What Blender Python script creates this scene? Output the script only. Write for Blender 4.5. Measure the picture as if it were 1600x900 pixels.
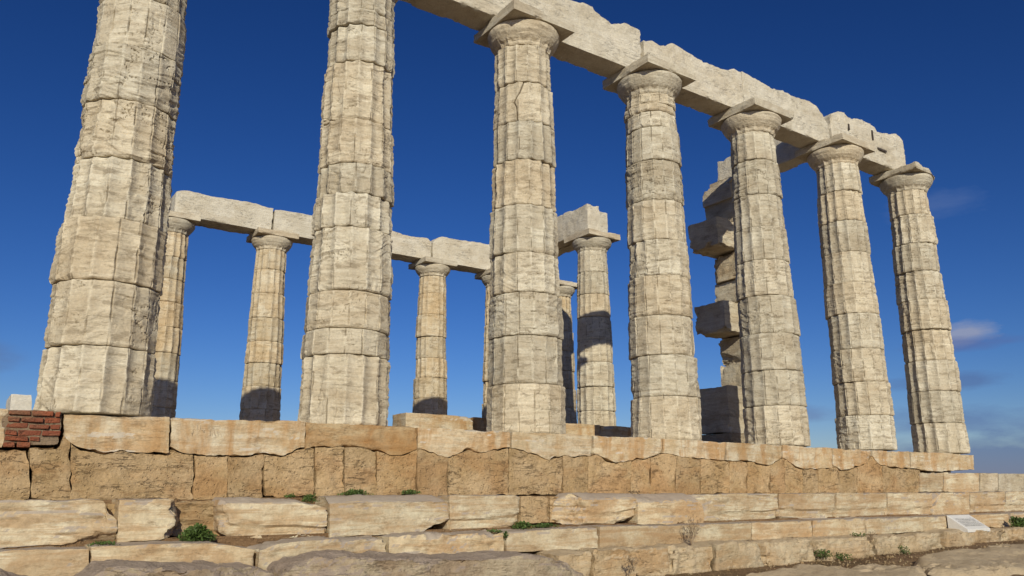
import bpy, math, random
import numpy as np
C = bpy.context.scene
for o in list(bpy.data.objects): bpy.data.objects.remove(o)
R = math.radians

# ------------------------------------------------------------------ camera
CAM = np.array([-1.092, -8.6096, -0.7568])
YAW, PITCH, ROLL, FPX = 0.9690, 0.2481, -0.0034, 1259.32      # focal length in pixels of a 1600 wide frame
def basis():
    f = np.array([math.cos(YAW)*math.cos(PITCH), math.sin(YAW)*math.cos(PITCH), math.sin(PITCH)])
    r = np.array([math.sin(YAW), -math.cos(YAW), 0]); u = np.cross(r, f)
    return f, r*math.cos(ROLL)+u*math.sin(ROLL), -r*math.sin(ROLL)+u*math.cos(ROLL)
FW, RT, UP = basis()
cam = bpy.data.objects.new('camera', bpy.data.cameras.new('camera')); C.collection.objects.link(cam); C.camera = cam
from mathutils import Matrix, Vector
M3 = Matrix((RT, UP, -FW)).transposed()
cam.matrix_world = Matrix.Translation(CAM.tolist()) @ M3.to_4x4()
cam.data.sensor_width = 36; cam.data.lens = 36*FPX/1600; cam.data.clip_start = 0.05; cam.data.clip_end = 60000
# ------------------------------------------------------------------ light and sky
SUN_EL, SUN_TRAVEL = 21.7, 63.0          # degrees; travel = direction the light goes, from +X towards +Y
sx, sy = -math.cos(R(SUN_TRAVEL)), -math.sin(R(SUN_TRAVEL))
world = bpy.data.worlds.new('World'); C.world = world; world.use_nodes = True
nt = world.node_tree; N = nt.nodes; L = nt.links; N.clear()
def nd(tree, typ, **kw):
    n = tree.nodes.new(typ)
    for k, v in kw.items(): setattr(n, k, v)
    return n
sky = nd(nt, 'ShaderNodeTexSky', sky_type='NISHITA', sun_disc=False)
sky.sun_elevation = R(SUN_EL); sky.sun_rotation = math.atan2(sx, sy)
sky.altitude = 60; sky.air_density = 1.0; sky.dust_density = 0.25; sky.ozone_density = 4.0
hs = nd(nt, 'ShaderNodeHueSaturation'); hs.inputs['Saturation'].default_value = 1.18; hs.inputs['Value'].default_value = 0.92
tm = nd(nt, 'ShaderNodeMix', data_type='RGBA', blend_type='MULTIPLY'); tm.inputs[0].default_value = 1; tm.inputs[7].default_value = (.47, .43, .545, 1)
gm = nd(nt, 'ShaderNodeGamma'); gm.inputs['Gamma'].default_value = 1.35
bg = nd(nt, 'ShaderNodeBackground'); bg.inputs['Strength'].default_value = 0.075
wo = nd(nt, 'ShaderNodeOutputWorld')
L.new(sky.outputs[0], hs.inputs['Color']); L.new(hs.outputs[0], gm.inputs['Color']); L.new(gm.outputs[0], tm.inputs[6])
tc = nd(nt, 'ShaderNodeTexCoord'); sep = nd(nt, 'ShaderNodeSeparateXYZ'); L.new(tc.outputs['Generated'], sep.inputs[0])
def wm(op, a, b=None, c=None, clamp=False):
    n = nd(nt, 'ShaderNodeMath', operation=op, use_clamp=clamp)
    for i, v in enumerate((a, b, c)):
        if v is None: continue
        if isinstance(v, (int, float)): n.inputs[i].default_value = v
        else: L.new(v, n.inputs[i])
    return n.outputs[0]
az = wm('ARCTAN2', sep.outputs[1], sep.outputs[0]); el = wm('ARCSINE', sep.outputs[2])
cn = nd(nt, 'ShaderNodeTexNoise'); cn.inputs['Scale'].default_value = 9; cn.inputs['Detail'].default_value = 10; cn.inputs['Roughness'].default_value = 0.62
cmap = nd(nt, 'ShaderNodeMapping'); cmap.inputs['Scale'].default_value = (1, 1, 3.2)
L.new(tc.outputs['Generated'], cmap.inputs[0]); L.new(cmap.outputs[0], cn.inputs['Vector'])
col = tm.outputs[2]
# clouds: azimuth, elevation, half widths (degrees), colour, density
for a0, e0, wa, we, cc, dens, cut in ((25.9, 9.5, 2.4, 1.1, (5.0, 5.0, 5.9), .62, .22), (25.9, 8.8, 3.6, .6, (1.3, 1.9, 4.6), .6, .1), (26.2, 17.6, 4.2, 1.6, (1.6, 2.5, 5.2), .35, .2),
                                (27.2, 4.2, 6.5, 1.2, (1.1, 1.8, 4.4), .5, .1), (25.0, 1.4, 9.0, 1.9, (.85, 1.5, 4.0), .6, -.2), (35.5, 4.9, 2.6, .9, (1.7, 2.3, 4.6), .45, .1), (27.5, 6.6, 5, .8, (1.1, 1.7, 3.9), .5, .1), (90, 7.5, 3.0, 1.5, (1.5, 2.2, 4.2), .45, .0)):
    da = wm('DIVIDE', wm('SUBTRACT', az, R(a0)), R(wa)); de = wm('DIVIDE', wm('SUBTRACT', el, R(e0)), R(we))
    d = wm('SQRT', wm('ADD', wm('MULTIPLY', da, da), wm('MULTIPLY', de, de)))
    m = wm('SUBTRACT', 1.0, d)
    m = wm('ADD', m, wm('MULTIPLY', wm('SUBTRACT', cn.outputs[0], 0.5), 2.2))
    m = wm('MULTIPLY', wm('SUBTRACT', m, cut), 1.6, clamp=True)
    m = wm('MULTIPLY', wm('MULTIPLY', m, wm('MULTIPLY', wm('SUBTRACT', 1.6, d), 1.5, clamp=True)), dens)
    mx = nd(nt, 'ShaderNodeMix', data_type='RGBA'); L.new(m, mx.inputs[0]); L.new(col, mx.inputs[6]); mx.inputs[7].default_value = (*cc, 1); col = mx.outputs[2]
L.new(col, bg.inputs['Color']); L.new(bg.outputs[0], wo.inputs[0])
sl = bpy.data.lights.new('sun', 'SUN'); so = bpy.data.objects.new('sun', sl); C.collection.objects.link(so)
sl.energy = 3.75; sl.angle = R(0.5); sl.color = (1.0, 0.925, 0.755)
so.rotation_euler = Vector((-sx*math.cos(R(SUN_EL)), -sy*math.cos(R(SUN_EL)), -math.sin(R(SUN_EL)))).to_track_quat('-Z', 'Y').to_euler()
C.view_settings.view_transform = 'Standard'; C.view_settings.look = 'None'; C.view_settings.exposure = 0.0; C.view_settings.gamma = 1.0
C.view_settings.use_curve_mapping = False

# ------------------------------------------------------------------ measuring helpers
def ray(px, py): return FW + RT*(px-800)/FPX + UP*(450-py)/FPX
def onY(px, py, Y):
    d = ray(px, py); t = (Y-CAM[1])/d[1]; return CAM+t*d
def onZ(px, py, Z):
    d = ray(px, py); t = (Z-CAM[2])/d[2]; return CAM+t*d

# ------------------------------------------------------------------ noise
def _h(i, j, k, s):
    n = (i.astype(np.int64)*374761393 + j.astype(np.int64)*668265263 + k.astype(np.int64)*2147483647 + int(s)*1274126177) & 0xffffffff
    n = ((n ^ (n >> 13))*1274126177) & 0xffffffff
    n = ((n ^ (n >> 15))*2246822519) & 0xffffffff
    return ((n ^ (n >> 16)) & 0xffff)/65535.0
def vn(x, y, z, s=0):
    x = np.asarray(x, float); y = np.asarray(y, float)+0*x; z = np.asarray(z, float)+0*x
    i, j, k = np.floor(x), np.floor(y), np.floor(z); u, v, w = x-i, y-j, z-k
    u, v, w = [t*t*t*(t*(t*6-15)+10) for t in (u, v, w)]
    r = 0
    for a in (0, 1):
        for b in (0, 1):
            for c in (0, 1):
                r = r + _h(i+a, j+b, k+c, s)*(u if a else 1-u)*(v if b else 1-v)*(w if c else 1-w)
    return r*2-1
def fbm(x, y, z, s=0, o=4, g=.5):
    r = 0; a = 1; t = 0
    for q in range(o):
        r = r + a*vn(x*2**q, y*2**q, z*2**q, s+q*17); t += a; a *= g
    return r/t
def sst(a, b, x):
    t = np.clip((x-a)/(b-a), 0, 1); return t*t*(3-2*t)

# ------------------------------------------------------------------ materials
def ramp(t, stops):
    n = nd(t, 'ShaderNodeValToRGB'); e = n.color_ramp.elements
    while len(e) < len(stops): e.new(0.5)
    for q, (p, c) in zip(e, stops): q.position = p; q.color = (*c, 1) if len(c) == 3 else c
    return n
def stone(name, pale, mid, stain, stain_amt=.5, vein=.5, fine=.5, bump=.5, pits=0.3, rough=.85, tint=.14, zs=9.0, lum=.10, crack=.7, top_tone=None, col_attr=False, aniso=1.2, svs=(1, 1, 2.0)):
    m = bpy.data.materials.new(name); m.use_nodes = True; t = m.node_tree; t.nodes.clear(); K = t.links
    out = nd(t, 'ShaderNodeOutputMaterial'); pb = nd(t, 'ShaderNodeBsdfPrincipled'); K.new(pb.outputs[0], out.inputs[0])
    pb.inputs['Roughness'].default_value = rough; pb.inputs['Specular IOR Level'].default_value = .25
    tc = nd(t, 'ShaderNodeTexCoord'); oi = nd(t, 'ShaderNodeObjectInfo')
    off = nd(t, 'ShaderNodeVectorMath', operation='SCALE'); cmb = nd(t, 'ShaderNodeCombineXYZ')
    for q in range(3): K.new(oi.outputs['Random'], cmb.inputs[q])
    K.new(cmb.outputs[0], off.inputs[0]); off.inputs['Scale'].default_value = 57.3
    add = nd(t, 'ShaderNodeVectorMath', operation='ADD'); K.new(tc.outputs['Object'], add.inputs[0]); K.new(off.outputs[0], add.inputs[1])
    P = add.outputs[0]
    def noise(scale, det=5, ro=.6, vs=None, dist=0.0):
        n = nd(t, 'ShaderNodeTexNoise'); n.inputs['Scale'].default_value = scale; n.inputs['Detail'].default_value = det; n.inputs['Roughness'].default_value = ro
        n.inputs['Distortion'].default_value = dist
        if vs:
            mp = nd(t, 'ShaderNodeMapping'); mp.inputs['Scale'].default_value = vs; K.new(P, mp.inputs[0]); K.new(mp.outputs[0], n.inputs['Vector'])
        else: K.new(P, n.inputs['Vector'])
        return n.outputs[0]
    def mul(a, b):
        n = nd(t, 'ShaderNodeMath', operation='MULTIPLY')
        for q, v in enumerate((a, b)):
            if isinstance(v, (int, float)): n.inputs[q].default_value = v
            else: K.new(v, n.inputs[q])
        return n.outputs[0]
    def mixc(fac, a, b, mode='MIX'):
        n = nd(t, 'ShaderNodeMix', data_type='RGBA', blend_type=mode)
        if isinstance(fac, (int, float)): n.inputs[0].default_value = fac
        else: K.new(fac, n.inputs[0])
        for q, v in ((6, a), (7, b)):
            if isinstance(v, tuple): n.inputs[q].default_value = (*v, 1)
            else: K.new(v, n.inputs[q])
        return n.outputs[2]
    r1 = ramp(t, [(.42, (0, 0, 0)), (.58, (1, 1, 1))]); K.new(noise(2.2, 6, .62), r1.inputs[0])
    c = mixc(r1.outputs[0], pale, mid)
    # bedding veins, nearly horizontal
    r2 = ramp(t, [(.47, (0, 0, 0)), (.57, (1, 1, 1))]); K.new(noise(2.0, 8, .72, (.8, .8, zs), .5), r2.inputs[0])
    c = mixc(mul(r2.outputs[0], vein), c, tuple(.72*a+.28*b for a, b in zip(stain, mid)))
    r3 = ramp(t, [(.49, (0, 0, 0)), (.60, (1, 1, 1))]); K.new(noise(1.1, 5, .6, svs, .8), r3.inputs[0])
    c = mixc(mul(r3.outputs[0], stain_amt), c, stain)
    # brown-grey lichen streaks in small broken patches
    r4 = ramp(t, [(.53 if col_attr else .56, (0, 0, 0)), (.60 if col_attr else .62, (1, 1, 1))]); K.new(noise(8, 7, .72, (.5, .5, 1.8), .4), r4.inputs[0])
    f4 = mul(r4.outputs[0], fine)
    if col_attr:      # lichen sits in the flute panels, the arrises stay pale, broken arrises and cracks are darkened
        vc = nd(t, 'ShaderNodeVertexColor', layer_name='wear'); sc = nd(t, 'ShaderNodeSeparateColor'); K.new(vc.outputs[0], sc.inputs[0])
        inv = nd(t, 'ShaderNodeMath', operation='SUBTRACT'); inv.inputs[0].default_value = 1; K.new(sc.outputs[0], inv.inputs[1])
        rpn = ramp(t, [(.42, (0, 0, 0)), (.72, (1, 1, 1))]); K.new(sc.outputs[2], rpn.inputs[0])
        f4 = mul(mul(f4, inv.outputs[0]), 1.1)
        c = mixc(mul(rpn.outputs[0], .50), c, tuple(.5*a+.5*b for a, b in zip(stain, mid)))
        c = mixc(mul(sc.outputs[0], .55), c, tuple(min(.8, v*1.08) for v in pale))
        c = mixc(mul(sc.outputs[1], .8), c, tuple(v*.38 for v in stain))
    c = mixc(f4, c, tuple(v*.55 for v in stain))
    r5 = ramp(t, [(.3, (1-lum*1.6,)*3), (.7, (1+lum,)*3)]); K.new(noise(38, 4, .7), r5.inputs[0])
    c = mixc(1.0, c, r5.outputs[0], 'MULTIPLY')
    r6 = ramp(t, [(0, (1-tint, 1-tint*1.05, 1-tint*1.15)), (.35, (1, 1, 1)), (.65, (1+tint*.3, 1-tint*.1, 1-tint*.6)), (1, (1+tint*.35, 1+tint*.35, 1+tint*.35))])
    mr = nd(t, 'ShaderNodeMath', operation='FRACT'); K.new(mul(oi.outputs['Random'], 7.31), mr.inputs[0]); K.new(mr.outputs[0], r6.inputs[0])
    c = mixc(1.0, c, r6.outputs[0], 'MULTIPLY')
    if pits:
        v = nd(t, 'ShaderNodeTexVoronoi'); v.inputs['Scale'].default_value = 26; K.new(P, v.inputs['Vector'])
        rp = ramp(t, [(.10, (1, 1, 1)), (.26, (0, 0, 0))]); K.new(v.outputs['Distance'], rp.inputs[0])
        c = mixc(mul(rp.outputs[0], pits*.35), c, tuple(v_*.5 for v_ in stain))
    # hairline cracks that follow the bedding
    cw = nd(t, 'ShaderNodeMath', operation='SUBTRACT'); K.new(noise(3.2, 5, .6, (.7, .7, 3.2), .35), cw.inputs[0]); cw.inputs[1].default_value = .5
    ca = nd(t, 'ShaderNodeMath', operation='ABSOLUTE'); K.new(cw.outputs[0], ca.inputs[0])
    rc = ramp(t, [(.0, (1, 1, 1)), (.009, (0, 0, 0))]); K.new(ca.outputs[0], rc.inputs[0])
    rm = ramp(t, [(.48, (0, 0, 0)), (.56, (1, 1, 1))]); K.new(noise(2.6, 3, .6), rm.inputs[0])
    crk = mul(mul(rc.outputs[0], rm.outputs[0]), crack)
    c = mixc(mul(crk, .55), c, tuple(v_*.35 for v_ in stain))
    if top_tone:  # upward faces are mixed towards a separate tone, edge broken by noise
        gn = nd(t, 'ShaderNodeNewGeometry'); sz = nd(t, 'ShaderNodeSeparateXYZ'); K.new(gn.outputs['True Normal'], sz.inputs[0])
        ad = nd(t, 'ShaderNodeMath', operation='ADD'); K.new(sz.outputs[2], ad.inputs[0]); K.new(mul(noise(3.0, 5, .65), .9), ad.inputs[1])
        rz = ramp(t, [(.78, (0, 0, 0)), (.90, (1, 1, 1))]); K.new(ad.outputs[0], rz.inputs[0]); c = mixc(mul(rz.outputs[0], .85), c, top_tone)
    K.new(c, pb.inputs['Base Color'])
    b1 = nd(t, 'ShaderNodeBump'); b1.inputs['Strength'].default_value = bump; b1.inputs['Distance'].default_value = .035
    s = nd(t, 'ShaderNodeMath', operation='ADD'); K.new(noise(30, 6, .72), s.inputs[0]); K.new(mul(noise(6, 6, .75, (1, 1, 6)), aniso), s.inputs[1])
    h = s.outputs[0]
    if pits:
        s2 = nd(t, 'ShaderNodeMath', operation='SUBTRACT'); K.new(h, s2.inputs[0]); K.new(mul(rp.outputs[0], pits), s2.inputs[1]); h = s2.outputs[0]
    if crack:
        s3 = nd(t, 'ShaderNodeMath', operation='SUBTRACT'); K.new(h, s3.inputs[0]); K.new(mul(crk, .8), s3.inputs[1]); h = s3.outputs[0]
    K.new(h, b1.inputs['Height']); K.new(b1.outputs[0], pb.inputs['Normal'])
    return m
MAT = {}
MAT['column'] = stone('weathered_marble', (.70, .65, .515), (.585, .53, .405), (.42, .335, .22), .42, .45, .50, .45, .08, crack=.6, col_attr=True, zs=13)
MAT['north'] = stone('weathered_marble_warm', (.68, .62, .48), (.59, .50, .345), (.49, .36, .20), .50, .45, .5, .45, .10, col_attr=True, tint=.16)
MAT['beam'] = stone('picked_marble', (.77, .715, .585), (.68, .62, .49), (.54, .45, .31), .36, .22, .14, .7, .08, tint=.03)
MAT['stylobate'] = stone('stained_marble', (.68, .60, .44), (.57, .45, .28), (.47, .27, .11), .72, .5, .32, .5, .06, zs=7, svs=(2.6, 2.6, .55), top_tone=(.60, .53, .42))
MAT['stylobate_orange'] = stone('rust_stained_marble', (.60, .46, .27), (.50, .32, .15), (.43, .22, .075), .75, .5, .3, .5, .08, zs=5)
MAT['step'] = stone('step_marble', (.68, .61, .44), (.56, .45, .29), (.43, .275, .14), .55, .75, .38, .4, .05, zs=9, top_tone=(.40, .34, .28))
MAT['poros'] = stone('poros_stone', (.56, .41, .235), (.47, .33, .17), (.42, .225, .09), .45, .06, .42, .8, .45, lum=.14, tint=.12, zs=1.5, aniso=.2, crack=.9)
MAT['rubble'] = stone('foundation_stone', (.56, .46, .29), (.46, .34, .19), (.42, .24, .10), .5, .4, .4, .8, .5)
MAT['footing'] = stone('pale_footing_stone', (.62, .535, .375), (.55, .44, .28), (.46, .28, .13), .45, .3, .35, .7, .35, top_tone=(.57, .45, .29))
MAT['rock'] = stone('grey_brown_rock', (.56, .48, .34), (.44, .34, .23), (.36, .26, .17), .4, .4, .4, .8, .3, top_tone=(.42, .335, .265))
MAT['capital'] = stone('capital_marble', (.68, .625, .495), (.58, .52, .40), (.42, .335, .22), .40, .35, .30, .5, .12, zs=11)
MAT['anta'] = stone('anta_marble', (.70, .64, .50), (.60, .52, .37), (.40, .30, .19), .45, .4, .4, .7, .15)
MAT['white'] = stone('new_marble', (.70, .68, .62), (.64, .61, .54), (.56, .50, .40), .2, .15, .1, .3, 0, tint=.05)
MAT['brick'] = stone('red_brick', (.34, .115, .06), (.27, .085, .05), (.33, .22, .14), .45, .1, .4, .8, .4, tint=.2)
MAT['mortar'] = stone('lime_mortar', (.36, .27, .18), (.30, .2, .12), (.26, .16, .09), .4, .1, .2, .8, .4)
MAT['panel'] = stone('panel_marble', (.72, .71, .68), (.68, .67, .63), (.6, .57, .5), .1, .1, .05, .12, 0, tint=.02, rough=.6, lum=.04)
MAT['earth'] = stone('dry_earth', (.36, .24, .13), (.28, .17, .09), (.19, .13, .06), .5, .1, .5, .9, .6, lum=.3)
MAT['fill'] = stone('packed_fill', (.30, .2, .11), (.24, .15, .08), (.2, .12, .06), .4, .1, .3, .8, .5)
def plain(name, c, rough=.6):
    m = bpy.data.materials.new(name); m.use_nodes = True; t = m.node_tree; pb = t.nodes['Principled BSDF']; pb.inputs['Roughness'].default_value = rough
    n = nd(t, 'ShaderNodeTexNoise'); n.inputs['Scale'].default_value = 14; n.inputs['Detail'].default_value = 4
    r = ramp(t, [(.3, tuple(v*.6 for v in c)), (.7, tuple(min(1, v*1.35) for v in c))]); g = nd(t, 'ShaderNodeNewGeometry'); t.links.new(g.outputs['Position'], n.inputs['Vector'])
    t.links.new(n.outputs[0], r.inputs[0]); t.links.new(r.outputs[0], pb.inputs['Base Color']); return m
MAT['leaf'] = plain('green_leaves', (.075, .125, .025)); MAT['twig'] = plain('dry_twigs', (.20, .14, .08)); MAT['straw'] = plain('dry_grass', (.24, .17, .075))
MAT['sea'] = plain('sea_water', (.012, .05, .10), .25); MAT['iron'] = plain('iron_clamp', (.06, .045, .035), .7)

# ------------------------------------------------------------------ object helpers
def mesh_obj(name, V, F, mat, parent=None, loc=(0, 0, 0), smooth=True):
    me = bpy.data.meshes.new(name); V = np.asarray(V, float)
    me.from_pydata(V.tolist(), [], F if isinstance(F, list) else F.tolist()); me.update()
    if smooth: me.polygons.foreach_set('use_smooth', np.ones(len(me.polygons), bool))
    if smooth: me.set_sharp_from_angle(angle=R(smooth if smooth is not True else 38))
    me.materials.append(mat); o = bpy.data.objects.new(name, me); C.collection.objects.link(o); o.location = loc
    if parent: o.parent = parent
    return o
def tag(o, label=None, cat=None, group=None, kind=None):
    for k, v in (('label', label), ('category', cat), ('group', group), ('kind', kind or 'thing')):
        if v: o[k] = v
    return o
def empty(name, loc, label, cat, group=None):
    o = bpy.data.objects.new(name, None); C.collection.objects.link(o); o.location = loc; o.empty_display_size = .2
    return tag(o, label, cat, group)
_bg = {}
def box_grid(nx, ny, nz):
    key = (nx, ny, nz)
    if key in _bg: return _bg[key]
    idx = {}; pts = []; F = []
    def pid(p):
        if p not in idx: idx[p] = len(pts); pts.append(p)
        return idx[p]
    for ax, (na, nb) in ((0, (ny, nz)), (1, (nx, nz)), (2, (nx, ny))):
        for side in (0, 1):
            full = (nx, ny, nz)[ax]*side
            for a in range(na):
                for b in range(nb):
                    q = []
                    for da, db in ((0, 0), (1, 0), (1, 1), (0, 1)):
                        u, v = a+da, b+db
                        q.append(pid((full, u, v) if ax == 0 else (u, full, v) if ax == 1 else (u, v, full)))
                    flip = (side == 0) != (ax == 1)
                    F.append(tuple(q[::-1]) if flip else tuple(q))
    _bg[key] = (np.array(pts, float), F); return _bg[key]
SEED = [100]
def slab(name, mat, x0, x1, y0, y1, zb, zt, parent=None, res=.03, er=.006, erv=.02, rough=.008, strata=.004, low=.01, cuts=(), rebate=0, scoops=(), xl=None, xr=None, tilt=0, yres=None, ridge=0):
    """A worn block. zb, zt: number or function of x. xl, xr: end outlines as functions of t (0 bottom .. 1 top).
    cuts: (point, normal, noise): everything beyond the plane is broken away. scoops: (centre, radius)."""
    SEED[0] += 1; s = SEED[0]*13
    f = lambda g, v: np.full_like(v, g) if isinstance(g, (int, float)) else g(v)
    xm = np.linspace(x0, x1, 9); hm = float(np.mean(f(zt, xm)-f(zb, xm)))
    nx = max(3, int((x1-x0)/res)); ny = max(2, int((y1-y0)/((yres or res*1.5)))); nz = max(3, int(hm/res))
    P, F = box_grid(nx, ny, nz); u, v, w = P[:, 0]/nx, P[:, 1]/ny, P[:, 2]/nz
    XL = x0+0*w if xl is None else xl(w); XR = x1+0*w if xr is None else xr(w)
    x = XL+(XR-XL)*u; b_, t_ = f(zb, x), f(zt, x); z = b_+(t_-b_)*w; y = y0+(y1-y0)*v
    # variable edge rounding
    er_ = .6*er + 2.4*erv*sst(.12, .34, fbm(x*3.4, y*3.4, z*3.4, s, 4, .6)) + .35*erv*sst(.2, .6, vn(x*11, y*11, z*11, s+5))
    er_ = np.minimum(er_, .45*np.minimum(y1-y0, t_-b_+1e-3))
    qx = np.clip(x, XL+er_, XR-er_); qy = np.clip(y, y0+er_, y1-er_); qz = np.clip(z, b_+er_, t_-er_)
    dx, dy, dz = x-qx, y-qy, z-qz; l = np.sqrt(dx*dx+dy*dy+dz*dz)+1e-9
    nxv, nyv, nzv = dx/l, dy/l, dz/l
    X, Y, Z = qx+nxv*er_, qy+nyv*er_, qz+nzv*er_
    h = .6*low*fbm(x*1.7, y*1.7, z*2.5, s+1, 2)*1.5 + rough*fbm(x*9, y*9, z*11, s+2, 4, .6)*1.6
    h += strata*vn(x*1.5, y*1.5, z*38+1.2*vn(x*2, y*2, z*3, s+4), s+3) + strata*.8*vn(x*4, y*4, z*75, s+8)
    tn = sst(-.02, .03, fbm(x*1.3, y*1.3, z*7, s+51, 5, .6)-.06); h -= .8*strata*tn + .5*strata*sst(-.02, .03, fbm(x*2.2, y*2.2, z*16, s+53, 4, .6))
    if ridge: h += -ridge*np.clip(fbm(x*4, y*4, z*5, s+9, 3)-.12, 0, .4)*2.5
    if rebate:
        tt = (z-b_)/(t_-b_+1e-6); h += -rebate*(1-sst(.33, .36, tt+.01*vn(x*2, 0*x, 0*x, s+70)))*(nyv < -.5)
    X, Y, Z = X+nxv*h, Y+nyv*h, Z+nzv*h
    if tilt: Y = Y-tilt*np.clip(Z-(np.min(Z)), 0, 9)
    for (pt, n, am) in cuts:
        n = np.array(n, float); n /= np.linalg.norm(n)
        ns = am*fbm(X*5, Y*5, Z*7, s+31, 4, .6)*1.5 + am*.4*vn(X*2, Y*2, Z*30, s+33)
        d = (X-pt[0])*n[0]+(Y-pt[1])*n[1]+(Z-pt[2])*n[2]+ns; d = np.clip(d, 0, None)
        X, Y, Z = X-d*n[0], Y-d*n[1], Z-d*n[2]
    V = np.stack([X, Y, Z], 1); o0 = np.array([(x0+x1)/2, (y0+y1)/2, float(np.min(f(zb, xm)))]) if parent is None else np.zeros(3)
    return mesh_obj(name, V-o0, F, mat, parent, o0.tolist())

def interp(pts):
    a = sorted(pts); xs = [p[0] for p in a]; zs = [p[1] for p in a]
    return lambda v: np.interp(v, xs, zs)
def px_block(name, mat, top, bot, Y, depth, label, cat, group, g=.004, **kw):
    """Block whose front face outline was measured in the photograph, set on the plane y = Y and given its depth."""
    T = [onY(a, b, Y) for a, b in top]; B = [onY(a, b, Y) for a, b in bot]
    x0b, x1b, x0t, x1t = B[0][0], B[-1][0], T[0][0], T[-1][0]
    zt = interp([(p[0], p[2]) for p in T]); zb = interp([(p[0], p[2]) for p in B])
    o = slab(name, mat, min(x0b, x0t)+g, max(x1b, x1t)-g, Y, Y+depth, zb, zt, xl=lambda w: x0b+(x0t-x0b)*w+g, xr=lambda w: x1b+(x1t-x1b)*w-g, **kw)
    return tag(o, label, cat, group)

# ------------------------------------------------------------------ columns
RB, RN, ZN = .505, .386, 5.385
def rad(z): 
    t = np.clip(z/ZN, 0, 1.02); return RB+(RN-RB)*t+.010*np.sin(t*math.pi)
def drum(parent, z0, z1, s, nth, dz, fl, wear, off, rs, mat, crack=None):
    """one fluted drum, worn: fl = flute strength, wear = how eroded, off = small sideways shift, rs = radius scale"""
    nzv = max(5, int((z1-z0)/dz)); zz = np.linspace(0, 1, nzv+1); zz = z0+(z1-z0)*(zz)
    g = .0035; zz = np.concatenate([[z0+g, z0+g+.004], zz[1:-1], [z1-g-.004, z1-g]])
    th = np.arange(nth)/nth*2*math.pi; T, Z = np.meshgrid(th, zz); cx, cy = np.cos(T), np.sin(T)
    rot = ((s*7) % 11)*.014; tw = .035*fbm(cx*1.5, cy*1.5, Z*5, s+90, 3); ph = ((T/(2*math.pi)*16+rot+tw) % 1)-.5; fi = np.floor(T/(2*math.pi)*16+rot+tw) % 16
    Rr = rad(Z)*rs
    k = fl*np.clip(1.0+.45*fbm(cx*1.8, cy*1.8, Z*1.8, s, 3), .5, 1.2)
    worn = sst(.12, .20, fbm(cx*1.35+3, cy*1.35, Z*2.0, s+7, 4, .55)-(.30-.34*wear))     # patches where the fluted skin has spalled off
    k = k*(1-.65*worn)
    d = .036*k*(1-(2*ph)**2)+.006*vn(fi*2.3, Z*2.2, 0*Z+s, s+95)                                                       # concave flute between arrises
    ar = np.exp(-((np.abs(ph)-.5)/.042)**2)                                          # knocked arrises
    arn = np.clip(fbm(cx*4, cy*4, Z*7, s+9, 3)+.16, 0, .5); d += ar*(.004+.036*arn)
    d += worn*(.014+.010*fbm(cx*3, cy*3, Z*5, s+11, 3))
    # bedding ledges
    wv = .9*vn(cx*1.2, cy*1.2, Z*1.4, s+2)
    led = vn(cx*.9, cy*.9, Z*17+wv*3, s+21)
    pm = sst(-.02, .22, fbm(cx*1.5, cy*1.5, Z*2.2, s+61, 3))
    d += (.0065*sst(-.03, .05, led-.12) + .006*pm*sst(-.02, .04, vn(cx*1.5, cy*1.5, Z*30+wv*4, s+63)))*(.15+.9*wear)
    d += .009*sst(.10, .14, fbm(cx*3.3, cy*3.3, Z*6, s+65, 4, .6))*pm*wear      # flaked pockets
    d += .004*(.5+wear)*np.clip(led, -.5, .75) + .0055*vn(cx*2.2, cy*2.2, Z*48+wv*5, s+23)*(.5+wear)
    rp = np.abs(fbm(cx*1.3, cy*1.3, Z*6.5, s+25, 4, .6)); d += .013*(1-sst(0, .03, rp))*sst(-.1, .2, vn(cx*1.2, cy*1.2, Z*2, s+26))*(.3+wear)  # cracks following the bedding
    d += .0022*fbm(cx*8, cy*8, Z*13, s+3, 4, .7) + .016*fbm(cx*1.1, cy*1.1, Z*1.3, s+4, 2)
    # chipped joints, scalloped flute by flute
    for ze, sg in ((z0, 0), (z1, 50)):
        dist = np.abs(Z-ze); h = .5+.5*vn(fi*1.7, sg+s*.37, 0*Z, s+41); hh = .5+.5*fbm(cx*3, cy*3, Z*0+sg, s+43, 3)
        wd = .012+.055*h*hh+.05*np.clip(hh-.55, 0, 1)*wear*2
        wd = wd*(1-.35*(2*ph)**2+.25*(1-(2*ph)**2))
        d += (.006+.030*hh**1.6)*np.clip(1-dist/wd, 0, 1)**1.6
        d += .004*np.exp(-(dist/.006)**2)
    # occasional deep bite at a joint
    for q in range(2):
        a = (s*1.7+q*2.4) % 6.28; zc = z0 if (s+q) % 2 else z1
        dd = (np.angle(np.exp(1j*(T-a)))*Rr/(.10+.05*q))**2+((Z-zc)/.085)**2
        d += .034*wear*np.exp(-dd*1.2)*(1+.5*vn(cx*9, cy*9, Z*12, s+77))
    ck = 0*Z
    if crack:
        for (a0, c0), (a1, c1) in zip(crack[:-1], crack[1:]):
            ux, uz = (a1-a0)*.42, c1-c0; l2 = ux*ux+uz*uz; pxx = np.angle(np.exp(1j*(T-a0)))*.42; pzz = Z-c0
            tt = np.clip((pxx*ux+pzz*uz)/l2, 0, 1); ck = np.maximum(ck, np.exp(-((pxx-tt*ux)**2+(pzz-tt*uz)**2)/.008**2))
        d += .022*ck
    r = Rr-d+.016
    X = r*cx+off[0]; Y = r*cy+off[1]
    V = np.stack([X, Y, Z], -1).reshape(-1, 3); nr = len(zz); V = list(map(tuple, V)); F = []
    a = np.arange(nth); b = (a+1) % nth
    for i in range(nr-1): F += list(zip((i*nth+a).tolist(), (i*nth+b).tolist(), ((i+1)*nth+b).tolist(), ((i+1)*nth+a).tolist()))
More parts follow.
